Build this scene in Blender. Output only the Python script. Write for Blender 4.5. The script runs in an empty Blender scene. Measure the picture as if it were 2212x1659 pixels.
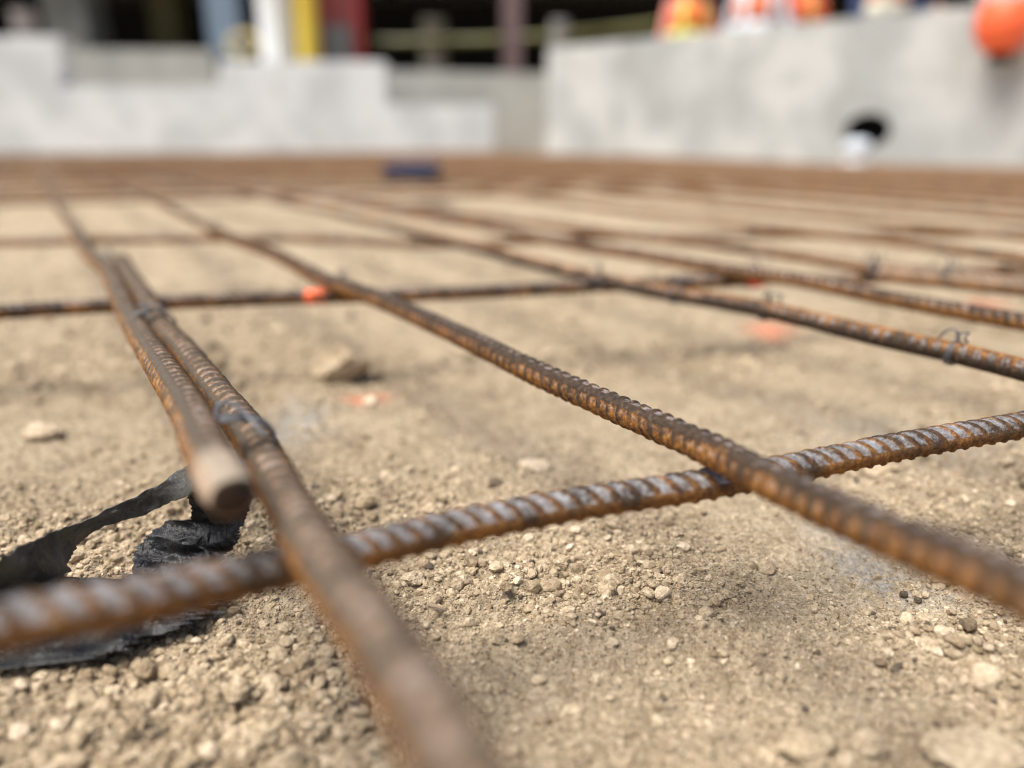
import bpy, math, random
import numpy as np
from mathutils import Vector

# ------------------------------------------------------------------ camera, world, sun, exposure
S = bpy.context.scene
COL = S.collection
CAMH = 0.27
PITCH = math.atan(539 / 1662)
FPX = 1662.0                                   # focal length in px of a 2212 px wide frame
cd = bpy.data.cameras.new('camera'); cam = bpy.data.objects.new('camera', cd); COL.objects.link(cam)
cam.location = (0, 0, CAMH); cam.rotation_euler = (math.pi / 2 - PITCH, 0, 0)
cd.sensor_width = 36; cd.lens = 36 * FPX / 2212; cd.clip_start = 0.01; cd.clip_end = 500
cd.dof.use_dof = True; cd.dof.focus_distance = 0.48; cd.dof.aperture_fstop = 1.8
S.camera = cam
W = bpy.data.worlds.new('World'); S.world = W; W.use_nodes = True
nt = W.node_tree; bg = nt.nodes['Background']; sky = nt.nodes.new('ShaderNodeTexSky')
SUN_EL, SUN_AZ = math.radians(66), math.radians(-122)     # azimuth from +Y towards +X
sky.sky_type = 'NISHITA'; sky.sun_disc = False; sky.sun_elevation = SUN_EL; sky.sun_rotation = SUN_AZ
sky.air_density = 1.0; sky.dust_density = 4.0; sky.ozone_density = 1.0
nt.links.new(sky.outputs[0], bg.inputs[0]); bg.inputs[1].default_value = 0.10
sl = bpy.data.lights.new('sun', 'SUN'); so = bpy.data.objects.new('sun', sl); COL.objects.link(so)
sl.energy = 3.9; sl.angle = math.radians(36); sl.color = (1, .965, .90)
sd = Vector((math.sin(SUN_AZ) * math.cos(SUN_EL), math.cos(SUN_AZ) * math.cos(SUN_EL), math.sin(SUN_EL)))
so.rotation_euler = sd.to_track_quat('Z', 'Y').to_euler(); so.location = (0, 0, 10)
S.view_settings.view_transform = 'Standard'; S.view_settings.look = 'None'
S.view_settings.gamma = 1; S.view_settings.exposure = 0.64
S.render.engine = 'CYCLES'; S.cycles.use_denoising = True; S.cycles.denoising_prefilter = 'ACCURATE'; S.cycles.use_adaptive_sampling = False; S.cycles.max_bounces = 6; S.cycles.pixel_filter_type = 'BLACKMAN_HARRIS'; S.cycles.filter_width = 1.05

rng = np.random.default_rng(7); random.seed(7)

# ------------------------------------------------------------------ helpers
def ray(px, py):
    x = (px - 1106) / FPX; y = -(py - 829.5) / FPX
    c, s = math.cos(PITCH), math.sin(PITCH)
    return Vector((x, c + y * s, -s + y * c))
def at(px, py, z):                              # point of the photo taken to the height z
    d = ray(px, py); t = (z - CAMH) / d.z
    return Vector((0, 0, CAMH)) + d * t
def atY(px, py, Y):                             # point of the photo taken to the distance Y
    d = ray(px, py); return Vector((0, 0, CAMH)) + d * (Y / d.y)

def tag(o, label=None, cat=None, group=None, kind=None):
    if label: o['label'] = label
    if cat: o['category'] = cat
    if group: o['group'] = group
    if kind: o['kind'] = kind
    return o
def empty(name, loc=(0, 0, 0)):
    o = bpy.data.objects.new(name, None); COL.objects.link(o); o.location = loc; o.empty_display_size = .05
    return o
def mesh(name, V, F, mat, parent=None, smooth=False, attrs=None):
    """V (n,3) array, F list/array of faces -> one mesh object; a parent must sit unrotated"""
    V = np.asarray(V, dtype=np.float64)
    me = bpy.data.meshes.new(name)
    if isinstance(F, np.ndarray):
        n, k = F.shape
        me.vertices.add(len(V)); me.vertices.foreach_set('co', V.astype(np.float32).ravel())
        me.loops.add(n * k); me.loops.foreach_set('vertex_index', F.astype(np.int32).ravel())
        me.polygons.add(n); me.polygons.foreach_set('loop_start', np.arange(0, n * k, k, dtype=np.int32))
        me.update(calc_edges=True); me.validate()
    else:
        me.from_pydata([tuple(v) for v in V], [], [tuple(f) for f in F]); me.update()
    if attrs:
        for an, av in attrs.items():
            a = me.attributes.new(an, 'FLOAT', 'POINT'); a.data.foreach_set('value', np.asarray(av, dtype=np.float32))
    me.polygons.foreach_set('use_smooth', [smooth] * len(me.polygons))
    if mat: me.materials.append(mat)
    o = bpy.data.objects.new(name, me); COL.objects.link(o)
    if parent:
        o.parent = parent
        o.location = -Vector(parent.location)   # meshes are given in world coordinates
    return o
def merge(parts):
    V, F, n = [], [], 0
    for v, f in parts:
        V.append(np.asarray(v, dtype=float)); F += [tuple(int(i) + n for i in q) for q in f]; n += len(v)
    return np.concatenate(V), F
def box(x0, x1, y0, y1, z0, z1, bev=0.0):
    if bev <= 0:
        V = [(x, y, z) for z in (z0, z1) for y in (y0, y1) for x in (x0, x1)]
        return V, [(0, 2, 3, 1), (4, 5, 7, 6), (0, 1, 5, 4), (2, 6, 7, 3), (0, 4, 6, 2), (1, 3, 7, 5)]
    import bmesh
    bm = bmesh.new(); V, F = box(x0, x1, y0, y1, z0, z1)
    vs = [bm.verts.new(v) for v in V]
    for f in F: bm.faces.new([vs[i] for i in f])
    bmesh.ops.bevel(bm, geom=list(bm.edges), offset=bev, segments=2, affect='EDGES')
    bm.verts.index_update()
    r = ([tuple(v.co) for v in bm.verts], [tuple(v.index for v in f.verts) for f in bm.faces]); bm.free()
    return r
def tube(pts, r, seg=10, caps=True):
    """round tube along points; r number or list"""
    P = [Vector(p) for p in pts]; n = len(P)
    rs = [r] * n if not hasattr(r, '__len__') else r
    V, F = [], []
    t0 = (P[1] - P[0]).normalized()
    u = t0.cross(Vector((0.13, .31, .94))).normalized()
    for i in range(n):
        t = (P[min(i + 1, n - 1)] - P[max(i - 1, 0)])
        t = t.normalized() if t.length > 1e-9 else t0
        u = (u - t * u.dot(t)).normalized(); w = t.cross(u)
        for k in range(seg):
            a = 2 * math.pi * k / seg
            V.append(P[i] + (u * math.cos(a) + w * math.sin(a)) * rs[i])
        t0 = t
    for i in range(n - 1):
        for k in range(seg):
            a, b = i * seg + k, i * seg + (k + 1) % seg
            F.append((a, b, b + seg, a + seg))
    if caps:
        F.append(tuple(range(seg - 1, -1, -1))); F.append(tuple((n - 1) * seg + k for k in range(seg)))
    return V, F
def lathe(prof, cx, cy, seg=24):
    V, F = [], []
    for r, z in prof:
        for k in range(seg):
            a = 2 * math.pi * k / seg; V.append((cx + r * math.cos(a), cy + r * math.sin(a), z))
    for i in range(len(prof) - 1):
        for k in range(seg):
            a, b = i * seg + k, i * seg + (k + 1) % seg; F.append((a, b, b + seg, a + seg))
    F.append(tuple(range(seg - 1, -1, -1))); F.append(tuple((len(prof) - 1) * seg + k for k in range(seg)))
    return V, F

# vectorised gradient-free (value) noise, smooth, hashed, range about -1..1
def _h(ix, iy, iz, seed):
    h = (ix.astype(np.uint64) * np.uint64(374761393) + iy.astype(np.uint64) * np.uint64(668265263)
         + iz.astype(np.uint64) * np.uint64(2147483647) + np.uint64(seed * 974634777 + 13))
    h &= np.uint64(0xffffffff)
    h = ((h ^ (h >> np.uint64(13))) * np.uint64(1274126177)) & np.uint64(0xffffffff)
    h = ((h ^ (h >> np.uint64(16))) * np.uint64(2246822519)) & np.uint64(0xffffffff)
    return ((h ^ (h >> np.uint64(15))) & np.uint64(0xffffff)).astype(np.float64) / 0xffffff * 2 - 1
def vn2(x, y, s=0):
    x = np.asarray(x, float) + 5000.; y = np.asarray(y, float) + 5000.
    # rotate so the lattice does not show
    x, y = x * .8192 - y * .5736 + 9000, x * .5736 + y * .8192
    ix = np.floor(x).astype(np.int64); iy = np.floor(y).astype(np.int64)
    fx = x - ix; fy = y - iy; fx = fx * fx * (3 - 2 * fx); fy = fy * fy * (3 - 2 * fy)
    z = np.zeros_like(ix)
    a = _h(ix, iy, z, s); b = _h(ix + 1, iy, z, s); c = _h(ix, iy + 1, z, s); d = _h(ix + 1, iy + 1, z, s)
    return (a * (1 - fx) + b * fx) * (1 - fy) + (c * (1 - fx) + d * fx) * fy
def vn3(P, s=0):
    P = np.asarray(P, float) + 700.
    I = np.floor(P).astype(np.int64); f = P - I; f = f * f * (3 - 2 * f)
    r = 0
    for dx in (0, 1):
        for dy in (0, 1):
            for dz in (0, 1):
                w = (f[..., 0] if dx else 1 - f[..., 0]) * (f[..., 1] if dy else 1 - f[..., 1]) * (f[..., 2] if dz else 1 - f[..., 2])
                r = r + w * _h(I[..., 0] + dx, I[..., 1] + dy, I[..., 2] + dz, s)
    return r

# ------------------------------------------------------------------ materials
def newmat(name):
    m = bpy.data.materials.new(name); m.use_nodes = True
    n = m.node_tree.nodes; l = m.node_tree.links
    return m, n, l, n['Principled BSDF']
def nd(n, t, **k):
    o = n.new(t)
    for a, b in k.items(): setattr(o, a, b)
    return o
def noise(n, l, scale, detail=4, rough=.6, vec=None, dist=0):
    t = nd(n, 'ShaderNodeTexNoise'); t.inputs['Scale'].default_value = scale
    t.inputs['Detail'].default_value = detail; t.inputs['Roughness'].default_value = rough
    t.inputs['Distortion'].default_value = dist
    if vec is not None: l.new(vec, t.inputs['Vector'])
    return t
def ramp(n, l, src, stops):
    r = nd(n, 'ShaderNodeValToRGB'); e = r.color_ramp.elements
    while len(e) < len(stops): e.new(.5)
    for el, (p, c) in zip(e, stops):
        el.position = p; el.color = (*c, 1) if len(c) == 3 else c
    l.new(src, r.inputs[0]); return r
def mixc(n, l, fac, a, b, mode='MIX'):
    m = nd(n, 'ShaderNodeMix', data_type='RGBA', blend_type=mode)
    for sock, v in ((m.inputs[0], fac), (m.inputs[6], a), (m.inputs[7], b)):
        if isinstance(v, (int, float)): sock.default_value = v
        elif isinstance(v, tuple): sock.default_value = (*v, 1)
        else: l.new(v, sock)
    return m.outputs[2]
def mth(n, l, op, a, b=0.0, clamp=False):
    m = nd(n, 'ShaderNodeMath', operation=op, use_clamp=clamp)
    for i, v in enumerate((a, b)):
        if isinstance(v, (int, float)): m.inputs[i].default_value = v
        else: l.new(v, m.inputs[i])
    return m.outputs[0]
def bump(n, l, bsdf, h, strength, dist):
    b = nd(n, 'ShaderNodeBump'); b.inputs['Strength'].default_value = strength; b.inputs['Distance'].default_value = dist
    l.new(h, b.inputs['Height']); l.new(b.outputs[0], bsdf.inputs['Normal'])
def pos(n):
    return nd(n, 'ShaderNodeNewGeometry').outputs['Position']

def mat_plain(name, c, rough=.6, metal=0, var=.18, scale=20, bmp=.1):
    m, n, l, b = newmat(name)
    tc = nd(n, 'ShaderNodeTexCoord').outputs['Object']
    t = noise(n, l, scale, 5, .65, tc)
    r = ramp(n, l, t.outputs[0], [(.3, tuple(v * (1 - var) for v in c)), (.7, tuple(min(1, v * (1 + var)) for v in c))])
    l.new(r.outputs[0], b.inputs['Base Color'])
    b.inputs['Roughness'].default_value = rough; b.inputs['Metallic'].default_value = metal
    bump(n, l, b, t.outputs[0], bmp, .01)
    return m

def mat_soil(pebble=False):
    m, n, l, b = newmat('pebble_soil' if pebble else 'dry_soil')
    p = pos(n)
    big = noise(n, l, 7, 4, .6, p); mid = noise(n, l, 38, 5, .65, p); fine = noise(n, l, 260, 5, .7, p); blot = noise(n, l, 24, 8, .8, p); gr = noise(n, l, 900, 3, .7, p)
    c = ramp(n, l, big.outputs[0], [(.32, (.42, .33, .22)), (.5, (.50, .39, .265)), (.68, (.57, .455, .315))]).outputs[0]
    c = mixc(n, l, .55, c, ramp(n, l, mid.outputs[0], [(.30, (.25, .19, .13)), (.5, (.46, .355, .235)), (.70, (.60, .49, .35))]).outputs[0])
    c = mixc(n, l, .55, c, ramp(n, l, fine.outputs[0], [(.34, (.20, .15, .10)), (.5, (.47, .365, .25)), (.64, (.74, .61, .46))]).outputs[0])
    c = mixc(n, l, .75, c, ramp(n, l, blot.outputs[0], [(.40, (.70, .675, .65)), (.5, (1, 1, 1)), (.62, (1.06, 1.06, 1.05))]).outputs[0], 'MULTIPLY')
    c = mixc(n, l, 1.0, c, (.95, .97, .965), 'MULTIPLY')
    if pebble:
        a = nd(n, 'ShaderNodeAttribute'); a.attribute_name = 'tint'
        tr = ramp(n, l, a.outputs['Fac'], [(0, (.22, .22, .24)), (.03, (.32, .30, .29)), (.05, (.66, .62, .57)), (.25, (.84, .81, .77)), (.6, (1.0, .985, .96)), (.9, (1.2, 1.2, 1.2)), (1, (1.5, 1.52, 1.6))])
        c = mixc(n, l, 1.0, c, tr.outputs[0], 'MULTIPLY')
    else:
        a = nd(n, 'ShaderNodeAttribute'); a.attribute_name = 'smear'
        sm = noise(n, l, 55, 5, .7, p, .6)
        f = mth(n, l, 'MULTIPLY', a.outputs['Fac'], mth(n, l, 'MULTIPLY', mth(n, l, 'SUBTRACT', sm.outputs[0], .38), 6, True), True)
        c = mixc(n, l, f, c, ramp(n, l, fine.outputs[0], [(.35, (.29, .26, .22)), (.65, (.50, .465, .41))]).outputs[0])
        # hairline dark grit
        v = nd(n, 'ShaderNodeTexVoronoi'); v.inputs['Scale'].default_value = 210; l.new(p, v.inputs['Vector'])
        g = mth(n, l, 'LESS_THAN', v.outputs['Distance'], .13)
        c = mixc(n, l, mth(n, l, 'MULTIPLY', g, .35), c, (.12, .10, .09))
    l.new(c, b.inputs['Base Color'])
    b.inputs['Roughness'].default_value = .95; b.inputs['Specular IOR Level'].default_value = .15
    h = mth(n, l, 'ADD', fine.outputs[0], mth(n, l, 'MULTIPLY', gr.outputs[0], .45))
    bump(n, l, b, h, 1.0, .0042 if not pebble else .0022)
    return m

def mat_rebar(name, scale_amt, orange, base=(.05, .028, .018), dustamt=0., rec=0., side=.35):
    """mill scale (blue grey) and rust; 'rib' attribute = relief height 0..1, 'ang' = where round the bar"""
    m, n, l, b = newmat(name)
    p = pos(n)
    a = nd(n, 'ShaderNodeAttribute'); a.attribute_name = 'rib'
    n1 = noise(n, l, 45, 5, .65, p); n2 = noise(n, l, 320, 6, .72, p); n3 = noise(n, l, 1300, 3, .6, p)
    rust = ramp(n, l, n2.outputs[0], [(.28, tuple(v * .45 for v in base)), (.42, (.15, .058, .016)), (.56, (.31, .135, .028)), (.72, (.56, .29, .07))]).outputs[0]
    brown = ramp(n, l, n2.outputs[0], [(.3, (.016, .011, .008)), (.55, (.05, .031, .019)), (.75, (.14, .094, .06))]).outputs[0]
    rf = mth(n, l, 'ADD', mth(n, l, 'MULTIPLY', mth(n, l, 'SUBTRACT', n1.outputs[0], .5), 3.2), orange)
    rf = mth(n, l, 'ADD', rf, mth(n, l, 'MULTIPLY', mth(n, l, 'SUBTRACT', mth(n, l, 'MULTIPLY', n2.outputs[0], .9), a.outputs['Fac']), rec))
    nz = nd(n, 'ShaderNodeSeparateXYZ'); l.new(nd(n, 'ShaderNodeNewGeometry').outputs['Normal'], nz.inputs[0])
    rf = mth(n, l, 'ADD', rf, mth(n, l, 'MULTIPLY', mth(n, l, 'SUBTRACT', .45, nz.outputs[2]), side), True)
    c = mixc(n, l, rf, brown, rust)
    scl = ramp(n, l, n2.outputs[0], [(.3, (.14, .142, .148)), (.7, (.35, .355, .365))]).outputs[0]
    # scale survives between the ribs; on top it doubles as painted sky highlight
    sf = mth(n, l, 'ADD', mth(n, l, 'MULTIPLY', mth(n, l, 'SUBTRACT', n1.outputs[0], .5), 2.2), mth(n, l, 'MULTIPLY', mth(n, l, 'SUBTRACT', n2.outputs[0], .5), 2.6))
    sf = mth(n, l, 'ADD', sf, scale_amt)
    upf = mth(n, l, 'MULTIPLY', mth(n, l, 'SUBTRACT', nz.outputs[2], .05), 1.7, True)
    sf = mth(n, l, 'SUBTRACT', sf, mth(n, l, 'MULTIPLY', a.outputs['Fac'], 1.15), True)
    sf = mth(n, l, 'MULTIPLY', sf, upf, True)
    c = mixc(n, l, sf, c, scl)
    dust = noise(n, l, 110, 5, .7, p)
    df = mth(n, l, 'MULTIPLY', mth(n, l, 'SUBTRACT', dust.outputs[0], .60), 5, True)
    df = mth(n, l, 'ADD', df, dustamt)
    c = mixc(n, l, mth(n, l, 'MULTIPLY', mth(n, l, 'MULTIPLY', df, upf), .6, True), c, (.27, .235, .18))
    ct = nd(n, 'ShaderNodeAttribute'); ct.attribute_name = 'cut'; pl_ = nd(n, 'ShaderNodeAttribute'); pl_.attribute_name = 'pale'
    c = mixc(n, l, mth(n, l, 'MULTIPLY', pl_.outputs['Fac'], .52), c, (.50, .41, .31))
    c = mixc(n, l, mth(n, l, 'MULTIPLY', ct.outputs['Fac'], 6, True), c, (.06, .036, .024))  # shade on the cut face put in as dark brown, rim left lighter
    l.new(c, b.inputs['Base Color'])
    ro = mth(n, l, 'SUBTRACT', .80, mth(n, l, 'MULTIPLY', sf, .38)); l.new(ro, b.inputs['Roughness'])
    l.new(mth(n, l, 'MULTIPLY', sf, .2), b.inputs['Metallic'])
    b.inputs['Specular IOR Level'].default_value = .28
    h = mth(n, l, 'ADD', n2.outputs[0], mth(n, l, 'MULTIPLY', n3.outputs[0], .4))
    bump(n, l, b, h, .8, .0009)
    return m

def mat_concrete(name, c0, c1, stain=(.33, .32, .27)):
    m, n, l, b = newmat(name)
    p = pos(n)
    t = noise(n, l, 1.5, 5, .55, p); t2 = noise(n, l, 2.6, 6, .62, p, .8); t3 = noise(n, l, 40, 5, .7, p)
    c = ramp(n, l, t.outputs[0], [(.42, c0), (.56, c1)]).outputs[0]
    f = mth(n, l, 'MULTIPLY', mth(n, l, 'SUBTRACT', t2.outputs[0], .52), 5, True)
    c = mixc(n, l, mth(n, l, 'MULTIPLY', f, .9), c, stain)
    c = mixc(n, l, .2, c, ramp(n, l, t3.outputs[0], [(.3, (.3, .3, .29)), (.7, (.7, .7, .68))]).outputs[0])
    l.new(c, b.inputs['Base Color']); b.inputs['Roughness'].default_value = .9
    bump(n, l, b, t3.outputs[0], .4, .01)
    return m

def mat_plastic():
    m, n, l, b = newmat('black_plastic')
    p = pos(n)
    a = nd(n, 'ShaderNodeAttribute'); a.attribute_name = 'dust'
    t = noise(n, l, 160, 5, .7, p); t2 = noise(n, l, 30, 4, .6, p)
    f = mth(n, l, 'MULTIPLY', a.outputs['Fac'], mth(n, l, 'ADD', t.outputs[0], t2.outputs[0]), True)
    c = mixc(n, l, f, (.006, .006, .007), (.20, .20, .18)); l.new(c, b.inputs['Base Color'])
    b.inputs['Specular IOR Level'].default_value = .5
    mp = nd(n, 'ShaderNodeMapping'); mp.inputs['Rotation'].default_value = (0, .5, .8); mp.inputs['Scale'].default_value = (1, .22, .22); l.new(p, mp.inputs[0]); ws = noise(n, l, 420, 4, .6, mp.outputs[0])
    r = mth(n, l, 'ADD', .27, mth(n, l, 'MULTIPLY', f, .5), True); l.new(r, b.inputs['Roughness'])
    bump(n, l, b, mth(n, l, 'ADD', t.outputs[0], mth(n, l, 'MULTIPLY', ws.outputs[0], 1.4)), .9, .0016)
    return m

SOIL = mat_soil(); PEB = mat_soil(True); PLASTIC = mat_plastic()
R_BLUE = mat_rebar('mill_scale_steel', .62, .34)
R_DARK = mat_rebar('dark_scale_steel', .35, .15)
R_BROWN = mat_rebar('brown_rust_steel', .30, .28, rec=.65, side=.7)
R_ORANGE = mat_rebar('orange_rust_steel', .28, .22, rec=-.35, side=-.75)  # negative side puts the shade of the underside into the colour
R_DUSTY = mat_rebar('dusty_rust_steel', .22, .80, dustamt=.28, rec=1.2, side=1.6)
R_FAR = mat_rebar('far_rust_steel', .25, .55, dustamt=.45)
WIRE = mat_plain('wire_steel', (.12, .12, .125), .42, .5, .3, 400)
CONC_L = mat_concrete('pale_concrete', (.49, .52, .545), (.66, .69, .71), (.44, .46, .46))
CONC_R = mat_concrete('grey_concrete', (.31, .325, .32), (.48, .49, .475), (.22, .225, .205))
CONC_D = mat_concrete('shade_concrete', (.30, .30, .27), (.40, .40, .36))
DARK = mat_plain('dark_interior', (.012, .012, .013), .9)  # interior shade put into a near-black colour; also used for small black parts

# ------------------------------------------------------------------ ground
SX = lambda px, py: at(px, py, 0)
def gauss(x, y, px, py, rx, ry):
    c = SX(px, py); return np.exp(-((x - c.x) / rx) ** 2 - ((y - c.y) / ry) ** 2)
def crumb(x, y):                                # where the soil is loose
    m = .25 + .75 * vn2(x * 6, y * 6, 11)
    m = m + 1.0 * gauss(x, y, 1330, 1235, .085, .075) + .9 * gauss(x, y, 250, 1180, .16, .06) + .8 * gauss(x, y, 850, 1075, .07, .05)
    m = m + 1.1 * gauss(x, y, 500, 1530, .10, .06) + .8 * gauss(x, y, 2080, 1400, .06, .05) + .6 * gauss(x, y, 1000, 1280, .05, .05) + .7 * gauss(x, y, 1750, 1600, .1, .03)
    m = m - 1.0 * gauss(x, y, 1750, 1180, .07, .09) - .9 * gauss(x, y, 1080, 1440, .05, .04) - .6 * gauss(x, y, 1400, 1480, .05, .05)
    m = m - .3 * gauss(x, y, 1500, 880, .2, .13)
    return np.clip(m, 0, 1.3)
def height(x, y):
    r = np.hypot(x, y); near = np.clip(1.6 - r, 0, 1)
    c = crumb(x, y)
    h = .008 * vn2(x * 2.3, y * 2.3, 1) + .0055 * vn2(x * 6, y * 6, 2) + .0042 * vn2(x * 16, y * 16, 3)
    h = h + (.0026 + .0026 * c) * vn2(x * 45, y * 45, 4) + near * (.0015 + .0019 * c) * vn2(x * 120, y * 120, 5)
    h = h + near * (.0014 + .0010 * c) * vn2(x * 290, y * 290, 6) + near * .0005 * np.abs(vn2(x * 520, y * 520, 9))
    # layered, scraped plates on the trodden patch
    pl = vn2(x * 28 + 3 * vn2(x * 9, y * 9, 8), y * 60, 7); h = h + .0012 * np.round(pl * 3) / 3 * np.clip(1 - c, 0, 1)
    h = h + .008 * gauss(x, y, 1330, 1235, .09, .07) + .006 * gauss(x, y, 300, 1150, .15, .06)
    h = h - .03 * np.clip((r - 2) / 3, 0, 1)
    return h - .004
rows = [0.0005, .02, .04, .06, .08, 0.10]
while rows[-1] < 70: rows.append(rows[-1] * (1.0023 if rows[-1] < 1.3 else 1.006 if rows[-1] < 3 else 1.02))
rows = np.array(rows); ang = np.concatenate([np.arange(-180, -56, 3.), np.arange(-56, 56.01, .125), np.arange(58, 178, 3.), [180.]]) * math.pi / 180
R, A = np.meshgrid(rows, ang, indexing='ij')
GX = R * np.sin(A); GY = R * np.cos(A) - .04
GZ = height(GX, GY)
# drying crack
ck = [SX(1905, 1080), SX(1915, 1098), SX(1908, 1112), SX(1926, 1125), SX(1930, 1140), SX(1952, 1155), SX(1980, 1165)]
for a, b_ in zip(ck[:-1], ck[1:]):
    dx, dy = b_.x - a.x, b_.y - a.y; L2 = dx * dx + dy * dy
    t = np.clip(((GX - a.x) * dx + (GY - a.y) * dy) / L2, 0, 1)
    dd = np.hypot(GX - a.x - t * dx, GY - a.y - t * dy); GZ = GZ - .005 * np.exp(-(dd / .0013) ** 2)
smear = (1.0 * gauss(GX, GY, 1830, 1170, .022, .045) + .8 * gauss(GX, GY, 1960, 1260, .03, .03) + 1.0 * gauss(GX, GY, 640, 900, .035, .07)
         + .7 * gauss(GX, GY, 1950, 960, .10, .06) + .5 * gauss(GX, GY, 2150, 1280, .02, .03))
nr, na = R.shape
idx = np.arange(nr * na).reshape(nr, na)
F = np.stack([idx[:-1, :-1], idx[:-1, 1:], idx[1:, 1:], idx[1:, :-1]], -1).reshape(-1, 4)[:, ::-1]
g = mesh('ground', np.stack([GX, GY, GZ], -1).reshape(-1, 3), F, SOIL, smooth=True, attrs={'smear': np.clip(smear, 0, 1).ravel()})
tag(g, kind='structure')

# ------------------------------------------------------------------ loose soil crumbs (nobody could count them)
def icos(sub):
    import bmesh
    bm = bmesh.new(); bmesh.ops.create_icosphere(bm, subdivisions=sub, radius=1)
    V = np.array([v.co[:] for v in bm.verts]); F_ = np.array([[v.index for v in f.verts] for f in bm.faces]); bm.free()
    return V, F_
def scatter(n_try, rmin, rmax, smin, smax, sub, power, seed, thresh_gain=1.0, base=.03, width=44):
    r0 = np.random.default_rng(seed)
    u = r0.random(n_try); r = rmin * (rmax / rmin) ** u; th = np.radians((r0.random(n_try) * 2 - 1) * width)
    x = r * np.sin(th); y = r * np.cos(th)
    keep = r0.random(n_try) < np.clip(crumb(x, y) * thresh_gain + base, 0, 1) * (1 - .88 * np.clip(gauss(x, y, 1830, 1170, .022, .045) + gauss(x, y, 1700, 1160, .035, .05) * .8 + gauss(x, y, 1150, 1450, .035, .03) * .7 + gauss(x, y, 640, 900, .035, .07), 0, 1))
    x, y, r = x[keep], y[keep], r[keep]; n = len(x)
    s = smin * (1 - r0.random(n) * (1 - (smin / smax) ** power)) ** (-1 / power)
    s = np.minimum(s, smax)
    B, BF = icos(sub); nb = len(B)
    # 24 angular shapes
    shp = []
    for k in range(24):
        q = B.copy()
        for _ in range(7):
            d = r0.normal(size=3); d /= np.linalg.norm(d); o_ = .55 + .35 * r0.random()
            t = q @ d; q = q - np.outer(np.clip(t - o_, 0, None), d)
        q *= 1 + .10 * vn3(q * 2.5 + k * 7, 3)[:, None]
        q *= np.array([1, .65 + .4 * r0.random(), .55 + .3 * r0.random()]); shp.append(q)
    shp = np.array(shp)
    k = r0.integers(0, 24, n); P = shp[k]                              # n,nb,3
    a = r0.random(n) * 6.283; tl = r0.normal(size=n) * .35
    ca, sa, ct, st = np.cos(a), np.sin(a), np.cos(tl), np.sin(tl)
    X, Y, Z = P[..., 0], P[..., 1], P[..., 2]
    Y2 = Y * ct[:, None] - Z * st[:, None]; Z2 = Y * st[:, None] + Z * ct[:, None]
    X3 = X * ca[:, None] - Y2 * sa[:, None]; Y3 = X * sa[:, None] + Y2 * ca[:, None]
    z = height(x, y) + s * .22
    V = np.stack([X3 * s[:, None] + x[:, None], Y3 * s[:, None] + y[:, None], Z2 * s[:, None] + z[:, None]], -1).reshape(-1, 3)
    Fq = (BF[None] + (np.arange(n) * nb)[:, None, None]).reshape(-1, 3)
    return V, Fq, np.repeat(r0.random(n), nb)
specs = [(160000, .17, 1.5, .0007, .0024, 1, 2.0, 1, 1.0, .24), (260000, .22, 1.3, .00045, .0012, 1, 1.6, 2, 1.0, .6),
         (42000, .17, 1.6, .0018, .0058, 2, 2.5, 3, .8), (26000, .9, 5, .0022, .012, 1, 2.2, 4, .7, .15), (2600, .17, .62, .0030, .0070, 2, 2.2, 5, .55), (170, .17, 1.0, .006, .011, 3, 2.0, 7, .5, .1), (1500, .2, 1.4, .0018, .0045, 2, 2.2, 6, .0, .5)]
VV, FF, TT, off = [], [], [], 0
for sp in specs:
    v, f, t = scatter(*sp); VV.append(v); FF.append(f + off); TT.append(t); off += len(v)
pe = mesh('loose_soil_crumbs', np.concatenate(VV), np.concatenate(FF), PEB, attrs={'tint': np.concatenate(TT)})
tag(pe, 'loose tan soil crumbs and small pebbles scattered over the dry ground', 'soil crumbs', kind='stuff')

# clods and stones one can point at
def clod(px, py, w, d, h, label, tint=.6, seed=0, name='dirt_clod', cat='dirt clod', sink=.25):
    B, BF = icos(5); q = B.copy(); r0 = np.random.default_rng(seed + 50)
    for _ in range(9):
        dd = r0.normal(size=3); dd /= np.linalg.norm(dd); o_ = .62 + .3 * r0.random()
        t = q @ dd; q = q - np.outer(np.clip(t - o_, 0, None) * .85, dd)
    q = q * (1 + .16 * vn3(q * 1.8 + seed, 1) + .10 * vn3(q * 4 + seed, 2) + .06 * vn3(q * 9, 3) + .03 * vn3(q * 20, 4))[:, None]
    c = SX(px, py); gz = float(height(np.array([c.x]), np.array([c.y]))[0])
    c = at(px, py, gz + h * .3)
    V = q * np.array([w / 2, d / 2, h / 2]); V[:, 2] += gz + h * (.5 - sink); V[:, 0] += c.x; V[:, 1] += c.y
    o = mesh(name, V, BF, PEB, attrs={'tint': np.full(len(V), tint)}, smooth=False)
    return tag(o, label, cat)
clod(735, 795, .080, .058, .054, 'large rounded tan clod behind the middle rebar, left of centre', .62, 23, sink=.10)
clod(1150, 1006, .036, .022, .011, 'flat pale clod lying in the middle of the square', .97, 2)
clod(790, 1083, .016, .014, .012, 'small lumpy clod just right of the lapped bars', .55, 3)
clod(893, 1250, .0145, .012, .011, 'small pale clod just below the front cross bar', .8, 4)
clod(1905, 1012, .034, .024, .013, 'tan clod tucked under the right end of front cross bar', .6, 5)
clod(92, 930, .040, .03, .015, 'white crumbly lump on the ground at far left', .985, 6, 'white_lump', 'lump')
clod(1880, 1602, .017, .015, .013, 'pale rounded clod at the bottom edge right', .85, 7)
clod(1735, 1612, .022, .018, .013, 'blurred tan clod at the bottom right', .6, 8)
clod(2110, 1620, .045, .03, .012, 'broad flat clod in the bottom right corner', .8, 9)
clod(312, 1442, .014, .013, .012, 'grey blurred pebble below the black plastic', .13, 10, 'pebble', 'pebble')
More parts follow.
